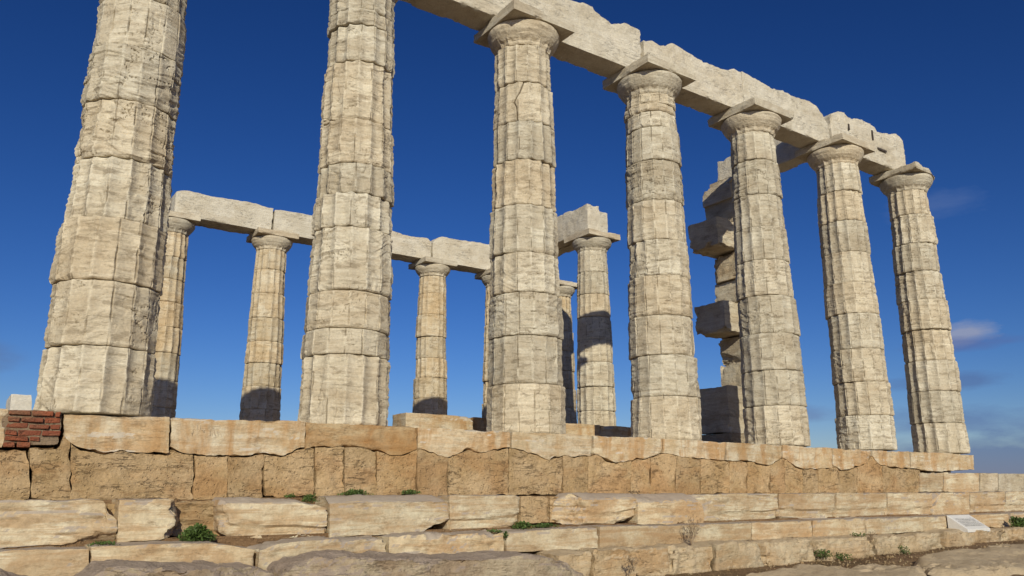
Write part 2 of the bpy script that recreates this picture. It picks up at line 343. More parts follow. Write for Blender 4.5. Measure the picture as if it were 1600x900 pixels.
    for (row, zc) in ((0, z0+g), (nr-1, z1-g)):
        base = len(V); V += [(x*.6+off[0]*.4, y*.6+off[1]*.4, zc) for (x, y, z) in V[row*nth:(row+1)*nth]]
        ring = row*nth
        for i in range(nth):
            j = (i+1) % nth; q = (ring+i, base+i, base+j, ring+j); F.append(q if row == 0 else q[::-1])
        V.append((off[0], off[1], zc)); c = len(V)-1
        for i in range(nth):
            j = (i+1) % nth; F.append((base+i, c, base+j) if row == 0 else (base+j, c, base+i))
    V = np.array(V); V[:, 2] -= z0
    o = mesh_obj('drum', V, F, mat, parent, (0, 0, z0), smooth=32)
    pan = .5+.5*vn(fi*3.1+.5, np.floor((Z-z0)/.28+.6*vn(fi*1.3, 0*Z, 0*Z+s, 5))*1.7+.5, 0*Z+s+.5, s+3)
    col = np.zeros((len(V), 4), np.float32); q = nr*nth
    col[:q, 0] = (np.exp(-((np.abs(ph)-.5)/.075)**2)*sst(.12, .0, arn)).ravel(); col[:q, 1] = np.maximum(np.clip(arn*3, 0, 1)*np.exp(-((np.abs(ph)-.5)/.036)**2)*sst(-.25, .1, vn(cx*2, cy*2, Z*5, s+97)), np.maximum(1.6*ck, .8*(1-sst(0, .022, rp))*sst(-.1, .2, vn(cx*1.2, cy*1.2, Z*2, s+26)))).ravel(); col[:q, 2] = pan.ravel(); col[:, 3] = 1
    at = o.data.color_attributes.new('wear', 'FLOAT_COLOR', 'POINT'); at.data.foreach_set('color', col.ravel())
    return o
def capital(parent, s, nth, mat, wear, broken=None, ah=.535):
    prof = [(5.385, .388), (5.41, .392), (5.428, .398), (5.432, .391), (5.442, .402), (5.448, .396), (5.456, .410), (5.462, .405), (5.475, .420), (5.50, .440), (5.535, .466), (5.57, .489), (5.61, .507), (5.645, .518), (5.675, .520), (5.697, .512), (5.708, .495)]
    pz = [p[0] for p in prof]; pr = [p[1] for p in prof]; zz = np.linspace(5.3885, 5.705, 40)
    th = np.arange(nth)/nth*2*math.pi; T, Z = np.meshgrid(th, zz); cx, cy = np.cos(T), np.sin(T)
    ph = ((T/(2*math.pi)*16) % 1)-.5; r = np.interp(Z, pz, pr); fr = sst(5.50, 5.45, Z+.02*np.cos(ph*6.28))
    d = .022*(1-(2*ph)**2)*fr+.008*fbm(cx*6, cy*6, Z*8, s, 4, .6)+.03*wear*np.clip(fbm(cx*2, cy*2, Z*5, s+1, 4), 0, 1)+.006*vn(cx*2, cy*2, Z*30, s+2)
    d += .008*np.exp(-((Z-5.3885)/.012)**2)
    r = r-d+.006; V = np.stack([r*cx, r*cy, Z], -1).reshape(-1, 3).tolist(); F = []; a = np.arange(nth); b = (a+1) % nth
    for i in range(len(zz)-1): F += list(zip((i*nth+a).tolist(), (i*nth+b).tolist(), ((i+1)*nth+b).tolist(), ((i+1)*nth+a).tolist()))
    F += [tuple(range(nth))[::-1], tuple(range((len(zz)-1)*nth, len(zz)*nth))]
    V = np.array(V); V[:, 2] -= 5.385
    mat = MAT['capital']; cap = mesh_obj('capital', V, F, mat, parent, (0, 0, 5.385))
    ab = slab('abacus', mat, -ah, ah, -ah, ah, 5.709-5.385, 5.857-5.385, parent=cap, res=.025 if nth > 150 else .05, yres=.03 if nth > 150 else .06, er=.004, erv=.014+.035*wear, rough=.005, strata=.004, low=.007, cuts=broken or ())
    return cap
CRK = [(-2.19+a/41, z) for a, z in ((.5, 4.785), (-6, 4.60), (-14, 4.48), (-10, 4.40), (-8.5, 4.20))]
def column(name, x, y, joints, s, label, group, nth=240, dz=.02, fl=1, wear=.5, mat='column', ground=0.0, broken=None, fls=None, ws=None):
    e = empty(name, (x, y, ground), label, 'column', group)
    js = [-.055-ground]+sorted(joints)+[ZN]; js = [js[0]]+[j for j in js[1:-1] if j < ZN-.05]+[ZN]
    rnd = random.Random(s)
    for i in range(len(js)-1):
        f = fls[i] if fls else fl*rnd.uniform(.55, 1.1); w = ws[i] if ws else min(1, wear*rnd.uniform(.4, 1.5))
        if i == 0: of = (0, 0)
        else: of = (rnd.uniform(-.017, .017), rnd.uniform(-.017, .017))
        drum(e, js[i], js[i+1], s*31+i*7, nth, dz, f, w, of, rnd.uniform(.975, 1.025), MAT[mat], crack=CRK if (s == 10 and abs(js[i]-4.19) < .01) else None)
    capital(e, s+5, nth, MAT[mat], wear*.6, broken)
    return e
SP = 2.52
ord_ = ['first', 'second', 'third', 'fourth', 'fifth', 'sixth', 'seventh']
J = {1: [4.23, 3.65, 3.04, 2.43, 1.8, 1.18, 0.56, 4.83], 2: [5.01, 4.8, 4.31, 3.54, 2.97, 2.59, 2.18, 1.43, 1.0, 0.71], 3: [4.79, 4.19, 3.62, 2.97, 2.3, 1.76, 1.19, 0.57],
     4: [5.2, 5.06, 4.79, 4.23, 3.57, 2.93, 2.37, 1.76, 1.17, 0.57], 5: [4.85, 4.21, 3.61, 3.02, 2.4, 1.76, 1.15, 0.58], 6: [4.82, 4.22, 3.6, 3.0, 2.41, 1.75, 1.15, 0.55], 7: [4.84, 4.21, 3.61, 3.01, 2.39, 1.76, 1.15, 0.53]}
CL = {1: 'nearest and thickest column at the left edge, beside the red brick patch', 2: 'tall near column second from the left in the front row, its head cut off', 3: 'third front column, first whose square capital shows, hairline crack in its shaft', 4: 'fourth front column, with thin stacked drums just below its capital', 5: 'fifth front column, standing just before the notched stone pier', 6: 'sixth front column, under the gap between two beam blocks', 7: 'last front column on the right end, with a broken abacus'}
GF = 'columns of the front colonnade'
for k in range(1, 8):
    column('marble_column', (k-1)*SP, 0, J[k], fls={3: [.35, .6, .4, .9, .95, .9, 1.0, .7, .9], 4: [.6, .5, .35, .6, .9, .7, .35, .3, .35, .4, .5], 1: [1.1, .7, .8, 1.15, .8, .75, .3, .6, .9], 2: [1.15, .35, .4, .95, 1.1, 1.15, .95, .95, .9, .7, .7]}.get(k), ws={3: [.3, .4, .6, .5, .4, .5, .15, .3, .4], 1: [.35, .5, .45, .5, .9, .9, .35, .5, .5], 2: [.35, .25, .4, .6, .25, .3, .4, .6, .5, .6, .5]}.get(k), s=k*3+1, label=CL[k], group=GF, nth=480 if k < 3 else 340, dz=.010 if k < 3 else .014, fl=1, wear=(.55, .4, .42, .5, .45, .42, .4)[k-1],
           broken=[((.34, 0, .42), (1, -.25, .28), .05), ((.1, -.45, .43), (.3, -1, .5), .05)] if k == 7 else None)
for k, lb in ((-1, 'front row column standing outside the left side of the photo'), (-2, 'farthest left column of the front row, outside the photo')):
    column('marble_column', k*SP, 0, [.6*i for i in range(1, 9)], 60-k, lb, GF, nth=80, dz=.08)
GN = 'columns of the rear colonnade'
NJ = [.62, 1.2, 1.8, 2.42, 3.0, 3.6, 4.2, 4.8]
for i, (x, y, lb) in enumerate(((2.70, 11.70, 'rear column half hidden behind the nearest column, its foot in shadow'), (5.21, 11.76, 'rear column with honey coloured fluted drums between the first and second front columns'),
                 (7.62, 11.74, 'rear column hidden behind the second front column'), (10.02, 11.72, 'rear column with a thin square abacus between the second and third front columns'),
                 (12.28, 11.62, 'rear column mostly hidden behind the third front column, only its left side showing'), (14.72, 11.68, 'farthest rear column, carrying no beam, half hidden beside the third front column'))):
    column('marble_column', x, y, [j+.05*math.sin(i*3+j*9) for j in NJ], 90+i, lb, GN, nth=160, dz=.03, wear=.28, fl=1.1, mat='north')
column('marble_column', 12.30, 7.12, NJ, 121, 'inner porch column crossed by a dark shadow band, holding a double beam', None, nth=200, dz=.025, wear=.3, mat='column')

# ------------------------------------------------------------------ front architrave: one row of beams on the rear half of the capitals
def beam(x0, x1, top, label, y0=-.03, y1=.42, zb=5.862, mat='beam', group='beams over the front colonnade', res=.03, **kw):
    zt = interp([(p[0], p[1]) for p in top])
    o = slab('architrave_beam', MAT[mat], x0, x1, y0, y1, zb, zt, res=res, yres=.05, er=.005, erv=.022, rough=.012, strata=.002, low=.012, ridge=.012, **kw)
    return tag(o, label, 'stone beam', group)
A4 = [tuple(onY(a, b, -.03)[[0, 2]]) for a, b in ((855, -16), (880, -5), (900, 0), (925, 10), (938, 20), (947, 27), (957, 35), (977, 36), (990, 40), (1001, 46))]
A5 = [tuple(onY(a, b, -.03)[[0, 2]]) for a, b in ((1007, 64), (1020, 63), (1033, 71), (1042, 69), (1050, 67), (1067, 75), (1085, 88), (1110, 100), (1133, 110), (1147, 107), (1158, 113))]
A6 = [tuple(onY(a, b, -.03)[[0, 2]]) for a, b in ((1163, 114), (1193, 130), (1205, 137), (1223, 140), (1243, 152), (1257, 155), (1266, 158), (1275, 165), (1284, 177), (1290, 188), (1297, 203))]
A7 = [tuple(onY(a, b, -.03)[[0, 2]]) for a, b in ((1294, 193), (1298, 178), (1310, 173), (1320, 176), (1327, 183), (1332, 184), (1347, 187), (1367, 197), (1372, 206), (1378, 208), (1400, 208), (1407, 213), (1411, 220))]
beam(-5.1, -2.54, [(-6, 6.65)], 'beam on the front row outside the left side of the photo', res=.08)
beam(-2.52, -.02, [(-6, 6.65)], 'beam above the nearest column, outside the top of the photo', res=.08)
beam(.0, 2.50, [(-6, 6.65)], 'beam between the two nearest columns, outside the top of the photo', res=.08)
beam(2.52, 4.93, [(2, 6.68), (4, 6.7), (5, 6.66)], 'beam left of the third front column, cut off by the top of the photo')
def beam_side(p): return p
beam(4.945, A4[-1][0], [(4.9, 6.72)]+A4, 'smooth topped beam between the third and fourth front columns')
beam(A5[0][0]-.02, A5[-1][0], A5, 'beam with a lumpy top edge between the fourth and fifth front columns')
beam(A5[-1][0]+.012, 12.50, A6, 'beam sloping down at its right end, between the fifth and sixth front columns')
b7 = beam(12.52, A7[-1][0], A7, 'last beam of the front row, standing higher and fitted with old clamp slots', res=.025)
def clampbar(px, py, w, h, Y, par):
    p = onY(px, py, Y); V = []
    for a in (-w, w):
        for b in (0, .02):
            for c in (-h, h): V.append((a, b, c))
    F = [(0, 1, 3, 2), (4, 6, 7, 5), (0, 4, 5, 1), (2, 3, 7, 6), (0, 2, 6, 4), (1, 5, 7, 3)]
    return mesh_obj('clamp_slot', np.array(V)+np.array([p[0], Y, p[2]])-np.array(par.location), F, MAT['iron'], par, smooth=False)
clampbar(1327, 198, .018, .065, -.055, b7); clampbar(1364, 211, .018, .11, -.055, b7); clampbar(1379, 234, .16, .02, -.055, b7)
# cross beam from the sixth column to the pier, and the porch double beam
def beam_y(x0, x1, y0, y1, zb, zt, label, group=None, seed=0, cuts=()):
    o = slab('architrave_beam', MAT['beam'], x0, x1, y0, y1, zb, zt, res=.04, yres=.04, er=.015, erv=.04, rough=.012, strata=.002, low=.02, cuts=cuts)
    return tag(o, label, 'stone beam', group)
beam_y(12.40, 12.85, .47, 2.80, 5.862, 6.50, 'cross beam joining the sixth front column to the notched pier behind it')
beam_y(11.86, 12.27, 6.75, 10.1, 5.862, 6.60, 'left one of the double beam ends on the inner porch column', 'double beam on the porch column')
beam_y(12.33, 12.74, 6.95, 10.1, 5.862, 6.56, 'right one of the double beam ends on the inner porch column', 'double beam on the porch column')
# rear architrave
GB = 'beams over the rear colonnade'
NA = [[(275, 299), (290, 297), (330, 307), (400, 318), (418, 325), (428, 326)], [(429, 328), (440, 328), (494, 338), (530, 344), (556, 349)], [(558, 349), (590, 353), (617, 362), (645, 370), (655, 370), (668, 372), (674, 380)], [(676, 379), (682, 372), (690, 370), (705, 373), (715, 375), (750, 379), (800, 391), (824, 396)]]
NLb = ['rear beam with a free left end beside the nearest column', 'rear beam starting over the honey coloured rear column, running behind the second front column', 'rear beam just right of the second front column, with a humped right end', 'rear beam running behind the third front column']
for q, lb in zip(NA, NLb):
    tp = [tuple(onY(a, b, 11.5)[[0, 2]]) for a, b in q]
    beam(tp[0][0], tp[-1][0]-.02, tp, lb, y0=11.48, y1=12.1, group=GB, res=.05)

# ------------------------------------------------------------------ notched pier (anta) behind the fifth column, and the far porch pier
pier = empty('stone_pier', (12.5, 2.5, 0), 'jagged stone pier with two blocks jutting out left, behind the fifth front column', 'stone pier')
def pz(py, x=12.1, y=2.5):
    zs = np.linspace(-.5, 8, 2000); d = np.stack([np.full_like(zs, x)-CAM[0], np.full_like(zs, y)-CAM[1], zs-CAM[2]], 1)
    yy = 450-FPX*(d@UP)/(d@FW); return float(zs[np.argmin(abs(yy-py))])
def pblock(x0, x1, pyb, pyt, nm='pier_block', y0=2.1, y1=2.9, **kw):
    zb = pyb if pyb < 20 else pz(pyb); zt = pyt if pyt < 20 else pz(pyt)
    dd = dict(res=.035, yres=.04, er=.01, erv=.05, rough=.012, strata=.004, low=.03); dd.update(kw)
    return slab(nm, MAT['anta'], x0-12.5, x1-12.5, y0-2.5, y1-2.5, zb+.002, zt-.003, parent=pier, **dd)
pblock(11.42, 12.9, -.3, .36, erv=.02); pblock(11.40, 12.9, .36, 608, erv=.05, low=.03)
pblock(12.16, 12.9, 608, 567); pblock(12.12, 12.9, 567, 527, cuts=[((-.36, .1, 2.0), (-1, .3, -.5), .05)])
pblock(11.48, 12.9, 525, 480, 'jutting_block', erv=.06, low=.03)
pblock(12.14, 12.9, 474, 439); pblock(12.06, 12.9, 439, 397, cuts=[((-.42, .2, pz(420)), (-1, .6, .1), .06)])
pblock(11.44, 12.9, 396, 354, 'jutting_block', erv=.08, low=.03)
pblock(12.0, 12.9, 354, 318, erv=.06, low=.03); pblock(11.96, 12.9, 318, 278, erv=.10, low=.04, cuts=[((-.5, .2, pz(296)), (-.8, .1, .9), .05)])
pblock(12.22, 12.9, 278, 5.86, erv=.08, low=.03)
fp = empty('stone_pier', (12.3, 9.9, 0), 'dark slice of a far porch pier seen beside the third front column', 'stone pier')
for i in range(9): slab('pier_block', MAT['anta'], -.42, .42, -.35, .35, i*.651-.0, (i+1)*.651-.003, parent=fp, res=.07, er=.01, erv=.03)

# ------------------------------------------------------------------ low inner wall blocks
for i, (x0, x1, lb) in enumerate(((4.52, 5.72, 'low yellowish inner wall block with a free left end, left of the third front column'), (5.73, 6.9, 'low inner wall block partly in shadow behind the third front column'),
                                  (6.91, 8.35, 'sunlit low inner wall block just right of the third front column'), (8.36, 9.6, 'low inner wall block in deep shadow before the fourth front column'), (9.61, 10.8, 'low inner wall block hidden behind the fourth front column'))):
    tag(slab('wall_block', MAT['stylobate'], x0, x1, 2.4, 2.85, 0.0, .415-.01*i, res=.04, er=.01, erv=.04), lb, 'stone block', 'low inner wall blocks')

# ------------------------------------------------------------------ the platform's front: stylobate blocks
YS = -.625
topy = interp([(-40, 637), (97, 646), (265, 652), (470, 659), (650, 668), (800, 674), (1040, 685.5), (1250, 697), (1360, 703), (1480, 708), (1524, 711)])
S_ = [([(98, 680), (117, 697), (160, 710), (187, 705), (213, 710), (222, 708), (265, 707)], 'stylobate slab under the nearest column, right beside the red bricks'),
 ([(266, 697), (287, 708), (310, 712), (387, 712), (415, 709), (444, 712), (462, 702), (477, 699)], 'long pale stylobate slab with faint scratched letters, between the first two front columns'),
 ([(477, 701), (502, 699), (560, 699), (589, 705), (612, 712), (635, 709), (652, 702)], 'strongly orange stained stylobate slab under the second front column'),
 ([(652, 702), (664, 702), (698, 715), (715, 709), (730, 702), (750, 708), (798, 699)], 'stylobate slab with a wavy broken base, left of the third front column'),
 ([(799, 700), (831, 708), (860, 719), (883, 711), (894, 715), (926, 712)], 'stylobate slab under the third front column'),
 ([(927, 709), (947, 716), (964, 724), (984, 721), (996, 716), (1010, 718), (1035, 709)], 'stylobate slab with a deep tongue at its base, left of the fourth front column'),
 ([(1036, 708), (1045, 709), (1079, 716), (1111, 718), (1134, 720)], 'pale squarish stylobate slab under the fourth front column'),
 ([(1135, 720), (1166, 721), (1183, 724), (1201, 727), (1222, 716)], 'stylobate slab under the left half of the fifth front column'),
 ([(1223, 716), (1252, 732), (1275, 734), (1300, 731)], 'stylobate slab with a rusty spot, right of the fifth front column foot'),
 ([(1301, 727), (1315, 735), (1336, 730), (1353, 724), (1362, 712)], 'small stylobate slab under the left half of the sixth front column'),
 ([(1363, 712), (1376, 727), (1391, 731), (1422, 732)], 'crumbled whitish stylobate slab between the sixth and seventh front columns'),
 ([(1423, 732), (1437, 735), (1471, 737), (1522, 734)], 'end stylobate slab under the last front column, frayed at its right corner')]
GS = 'stylobate slabs under the front columns'
sbot = []
for i, (bot, lb) in enumerate(S_):
    x0, x1 = bot[0][0], bot[-1][0]; top = [(x, float(topy(x))) for x in np.linspace(x0, x1, 6)]
    b2 = []                       # jagged lower edge between the measured points
    rnd = random.Random(i+5)
    for a, b in zip(bot[:-1], bot[1:]):
        n = max(1, int((b[0]-a[0])/6))
        for q in range(n): b2.append((a[0]+(b[0]-a[0])*q/n, a[1]+(b[1]-a[1])*q/n+(rnd.uniform(-1.5, 1.5) if q else 0)))
    b2.append(bot[-1]); sbot += b2
    cuts = []
    px_block('stylobate_slab', MAT['stylobate_orange' if i == 2 else 'stylobate'], top, b2, YS, 1.25 if i != 11 else 1.2, lb, 'stone slab', GS, res=.022, yres=.06, er=.004, erv=.013, rough=.009, strata=.005, low=.012, ridge=.02, cuts=cuts)
sb = interp(sbot)
# ------------------------------------------------------------------ poros foundation course
PJ = [-45, 46, 110, 302, 356, 412, 492, 538, 589, 652, 700, 795, 880, 919, 986, 1017, 1056, 1095, 1140, 1168, 1204, 1227, 1255, 1279, 1310, 1340, 1380, 1437]
PL = ['brown foundation block at the left border of the photo, below the red bricks', 'brown foundation block between two cracks just below the red bricks', 'longest smooth brown foundation block, below the nearest column', 'squarish light brown foundation block directly right of the longest one',
 'pitted brown foundation block, second to the right of the longest one', 'light smooth foundation block between two cracks, left of the second front column', 'brown foundation block below the left edge of the second front column', 'brown foundation block with a hollow foot, below the middle of the second front column',
 'foundation block below the right edge of the second front column', 'foundation block with a pale seam, between the second and third front columns', 'foundation block with grey streaks, left of the third front column', 'heavily cracked, pitted foundation block at the left edge of the third front column',
 'narrow rust streaked foundation block right of the third front column', 'wide foundation block with a reddish foot, between the third and fourth front columns', 'narrow dark pitted foundation block left of the fourth front column', 'smooth pale brown foundation block below the left half of the fourth front column',
 'smooth squarish foundation block below the right half of the fourth front column', 'dark pitted foundation block just right of the fourth front column', 'small rounded foundation block between the fourth and fifth front columns', 'grey spotted foundation block left of the fifth front column', 'narrow foundation block below the left edge of the fifth front column',
 'dark narrow foundation block below the middle of the fifth front column', 'smooth narrow foundation block below the right edge of the fifth front column', 'ochre foundation block right of the fifth front column', 'foundation block left of the sixth front column', 'foundation block below the sixth front column', 'last brown foundation block, beside the inscribed stone on the right']
yb = interp([(-45, 779), (0, 779), (300, 778), (500, 774), (800, 771), (1000, 770), (1600, 768)])
GP = 'brown foundation blocks of the platform'
for i in range(len(PJ)-1):
    a, b = PJ[i], PJ[i+1]; xs = np.linspace(a, b, max(8, int((b-a)/5)))
    top = [(x, float(sb(x))+.2 if x > 98 else (702 if x > 60 else 700)) for x in xs]; bot = [(x, float(yb(x))+3) for x in xs]
    rnd = random.Random(i*5+2); sk = rnd.uniform(-3, 3) if i else 0
    px_block('foundation_block', MAT['poros'], top, bot, -.610, .55, PL[i] if i < len(PL) else 'x', 'stone block', GP, g=.001, res=.022 if b < 1000 else .03, yres=.08, er=.003, erv=.009+.012*rnd.random(), rough=.012, strata=.001, low=.014, ridge=.03)
for a, b, lb in ((1438, 1474, 'grey stone block carved with tiny letter rows, under the last column'), (1475, 1530, 'plain tan stone block right of the inscribed one')):
    px_block('marble_block', MAT['step'], [(a, 738), (b, 739)], [(a, 769), (b, 769)], -.64, .6, lb, 'stone block', None, res=.03, yres=.08, er=.008, erv=.02, low=.008)
for a, b, y1_, lb in ((1532, 1560, 739, 'pale block of the low wall right of the last column, nearer one'), (1561, 1601, 740, 'pale block of the low wall at the right border of the photo'), (1602, 1660, 741, 'pale low wall block outside the right border')):
    px_block('marble_block', MAT['anta'], [(a, y1_), (b, y1_)], [(a, 768), (b, 768)], -.45, .6, lb, 'stone block', 'pale blocks of the low wall', res=.04, yres=.1, er=.008, erv=.015, low=.006)
px_block('marble_block', MAT['white'], [(16, 615), (51, 616)], [(14, 662), (51, 664)], .35, .6, 'small white block standing behind the nearest column above the bricks', 'stone block', None, res=.03, er=.006, erv=.01, low=.004)
px_block('stylobate_slab', MAT['stylobate'], [(-60, 636), (15, 638)], [(-60, 698), (5, 700)], YS, 1.2, 'yellowish stylobate slab at the left border, left of the bricks', 'stone slab', GS, res=.03, yres=.08, er=.01, erv=.03)

# brick patch
V, F = [], []; rnd = random.Random(4)
def jbox(x0, x1, y0, y1, z0, z1, V, F, j=.006):
    b = len(V)
    for x in (x0, x1):
        for y in (y0, y1):
            for z in (z0, z1): V.append((x+rnd.uniform(-j, j), y+rnd.uniform(-j, j), z+rnd.uniform(-j, j)))
    F += [tuple(b+q for q in f) for f in ((0, 1, 3, 2), (4, 6, 7, 5), (0, 4, 5, 1), (2, 3, 7, 6), (0, 2, 6, 4), (1, 5, 7, 3))]
rows = [(14, 97, 640), (12, 97, 650), (10, 97, 660), (8, 97, 671), (7, 64, 680), (4, 50, 690)]
bp = empty('brick_patch', (-.5, YS, -.35), 'patch of six courses of red bricks set in the platform edge at the left', 'brick repair')
for r, (a, b, py) in enumerate(rows):
    p0, p1 = onY(a, py, YS), onY(b, py, YS); z1 = p0[2]; z0 = onY(a, py+8.2, YS)[2]; x = p0[0]+(.0 if r % 2 else .0); bl = .175
    x = p0[0]; first = True
    while x < p1[0]-.03:
        w = min(bl*(.55 if (first and r % 2) else rnd.uniform(.9, 1.1)), p1[0]-x); first = False
        jbox(x+.005, x+w-.008, YS-.012+rnd.uniform(-.012, .014), YS+.12, z0+rnd.uniform(-.002, .004), z1-rnd.uniform(0, .005), V, F, .006); x += w
o = mesh_obj('brick_courses', np.array(V)-np.array([-.5, YS, -.35]), F, MAT['brick'], bp, smooth=False)
bv = o.modifiers.new('b', 'BEVEL'); bv.width = .006; bv.segments = 2
p0, p1 = onY(10, 640, YS), onY(99, 640, YS)
mo = slab('mortar_bed', MAT['mortar'], p0[0]+.5-.02, p1[0]+.5, .008, .6, .0, .28, parent=bp, res=.03, er=.004, erv=.01, rough=.012, low=.004)

# ------------------------------------------------------------------ upper step
YA = -1.0
GA = 'blocks of the upper step'
def cutpx(px, py, Y, n, am): p = onY(px, py, Y); return ((p[0], Y, p[2]), n, am)
A_ = [
 ([(-50, 781), (138, 780), (164, 782), (168, 799), (183, 812)], [(-50, 862), (0, 860), (100, 853), (183, 847)], 'long streaked step block at the lower left border, notched at its right end', dict(cuts=[cutpx(115, 846, YA, (.25, -.9, -.8), .03)], strata=.010, low=.03)),
 ([(185, 780), (275, 780), (279, 793), (290, 815)], [(181, 852), (217, 850), (250, 848), (293, 832)], 'short step block with a dark broken right end, beside the green tuft', dict(cuts=[cutpx(268, 800, YA, (.9, -.55, -.25), .05), cutpx(225, 845, YA, (.2, -.8, -1), .03)])),
 ([(342, 790), (350, 778), (466, 779), (474, 783), (513, 794)], [(344, 830), (360, 842), (415, 846), (502, 842), (512, 838)], 'big step block with a rounded broken left end, right of the green tuft', dict(cuts=[cutpx(352, 800, YA, (-1, -.7, .1), .04), cutpx(380, 838, YA, (-.4, -.6, -1), .03), cutpx(430, 787, YA, (0.02, -.55, 1), .01)], rebate=.034)),
 ([(514, 775), (600, 773), (686, 773), (696, 780), (701, 790)], [(514, 841), (603, 836), (658, 834), (678, 822), (701, 814)], 'pale streaked step block, broken away at its lower right corner', dict(cuts=[cutpx(560, 786, YA, (0, -.5, 1), .01), cutpx(684, 822, YA, (.6, -.5, -1), .03)])),
 ([(702, 774), (814, 774)], [(702, 832), (785, 828), (805, 822), (814, 813)], 'tan step block just left of the recessed brown stones', dict(cuts=[cutpx(805, 822, YA, (.8, -.4, -.8), .02)], rebate=.030)),
 ([(880, 792), (903, 771), (995, 771)], [(879, 812), (897, 820), (944, 821), (958, 820), (995, 808)], 'purplish broken step block with a scooped left end, right of the recessed stones', dict(cuts=[cutpx(915, 795, YA, (-.9, -.75, .0), .05), cutpx(905, 785, YA, (-.8, -.5, .55), .03), cutpx(950, 780, YA, (0, -.5, 1), .015), cutpx(975, 816, YA, (.4, -.5, -1), .03)], rebate=.030)),
 ([(996, 771), (1087, 771), (1098, 790), (1101, 806)], [(996, 820), (1050, 820), (1100, 819)], 'rough pale step block below the gap between the third and fourth front columns', dict(cuts=[cutpx(1040, 784, YA, (.0, -.5, 1), .02)], rebate=0)),
 ([(1088, 771), (1216, 771)], [(1101, 817), (1198, 815), (1216, 811)], 'step block with a slanting left joint behind the dry twigs', dict(cuts=[cutpx(1112, 785, YA, (-.8, -.6, .3), .02), cutpx(1210, 813, YA, (.3, -.5, -1), .02)], rebate=.030)),
 ([(1217, 771), (1306, 771)], [(1217, 809), (1258, 813), (1306, 812)], 'step block with a chipped lower left corner, below the fifth front column', dict(cuts=[cutpx(1225, 808, YA, (-.4, -.5, -1), .02)], rebate=.030)),
 ([(1307, 770), (1386, 770)], [(1307, 812), (1386, 808)], 'even two tone step block, below the sixth front column', dict(rebate=.030)),
 ([(1387, 770), (1457, 770)], [(1387, 808), (1457, 806)], 'even step block between the sixth and seventh front columns', dict(rebate=.030)),
 ([(1458, 773), (1464, 770), (1515, 769)], [(1458, 806), (1515, 803)], 'step block with a split upper left corner, behind the white panel', dict(cuts=[cutpx(1464, 784, YA, (-.7, -.6, .7), .03)])),
 ([(1516, 769), (1571, 768)], [(1516, 803), (1571, 801)], 'step block above the right half of the white panel', dict(rebate=.030)),
 ([(1572, 768), (1660, 767)], [(1572, 801), (1660, 798)], 'step block at the right border, above the green bush', dict(rebate=.030))]
for i, (t, b, lb, kw) in enumerate(A_):
    d = dict(res=.02 if i < 8 else .03, yres=.05, er=.006, erv=.018, rough=.008, strata=.006, low=.012); d.update(kw)
    px_block('step_block', MAT['step'], t, b, YA, .38, lb, 'stone block', GA, **d)
# fills seen where step blocks are missing
px_block('rubble_fill', MAT['rubble'], [(268, 779), (352, 779)], [(262, 836), (352, 838)], -.78, .2, 'layered yellow rubble seen in the gap beside the green tuft', 'rubble', None, res=.022, strata=.018, rough=.02, er=.01, erv=.02)
px_block('rubble_fill', MAT['poros'], [(166, 786), (186, 786)], [(166, 815), (186, 815)], -.80, .2, 'small brown rubble in the narrow gap between the two left step blocks', 'rubble', None, res=.022, rough=.02)
for a, b, lb in ((813, 858, 'smooth recessed brown stone in the gap of the upper step, left one'), (859, 905, 'recessed brown stone beside the scooped step block')):
    px_block('foundation_block', MAT['poros'], [(a, 775), (b, 775)], [(a, 817), (b, 817)], -.72, .12, lb, 'stone block', 'recessed stones in the step gap', res=.025, er=.008, erv=.015)
# ------------------------------------------------------------------ lower step
YB = -1.36
GBk = 'blocks of the lower step'
B_ = [([(-60, 866), (0, 861), (141, 856)], [(-60, 920), (0, 918), (141, 912)], 'lower step block in the bottom left corner', 0),
 ([(142, 855), (260, 850), (330, 848), (400, 858)], [(142, 912), (260, 908), (400, 903)], 'long flat lower step block below the green tuft', 0),
 ([(402, 858), (430, 850), (511, 843), (606, 838)], [(402, 905), (606, 895)], 'rough white lower step block below the big broken one', 1),
 ([(607, 838), (700, 834), (790, 831)], [(607, 895), (790, 878)], 'scratched pale lower step block left of the long row of weeds', 1),
 ([(791, 830), (860, 826), (936, 823)], [(791, 864), (871, 862), (936, 857)], 'cream lower step block below the row of weeds', 0),
 ([(937, 823), (1050, 821), (1174, 817)], [(937, 857), (1019, 854), (1174, 844)], 'longest lower step block, behind the dry twigs', 0),
 ([(1175, 817), (1269, 813)], [(1175, 844), (1269, 840)], 'lower step block below the fifth front column', 0),
 ([(1270, 813), (1353, 809)], [(1270, 840), (1353, 836)], 'lower step block below the sixth front column', 0),
 ([(1354, 810), (1479, 806)], [(1354, 836), (1479, 829)], 'brownish lower step block just left of the white panel', 0),
 ([(1480, 806), (1578, 802)], [(1480, 830), (1578, 823)], 'lower step block behind the white panel', 0),
 ([(1579, 802), (1670, 798)], [(1579, 823), (1670, 819)], 'lower step block at the right border behind the green bush', 0)]
for i, (t, b, lb, rg) in enumerate(B_):
    px_block('step_block', MAT['step'], t, b, YB, .40, lb, 'stone block', GBk, res=.024 if i < 7 else .03, yres=.05, er=.006, erv=.014+.02*rg, rough=.008+.008*rg, strata=.004, low=.012+.01*rg, ridge=.03*rg)
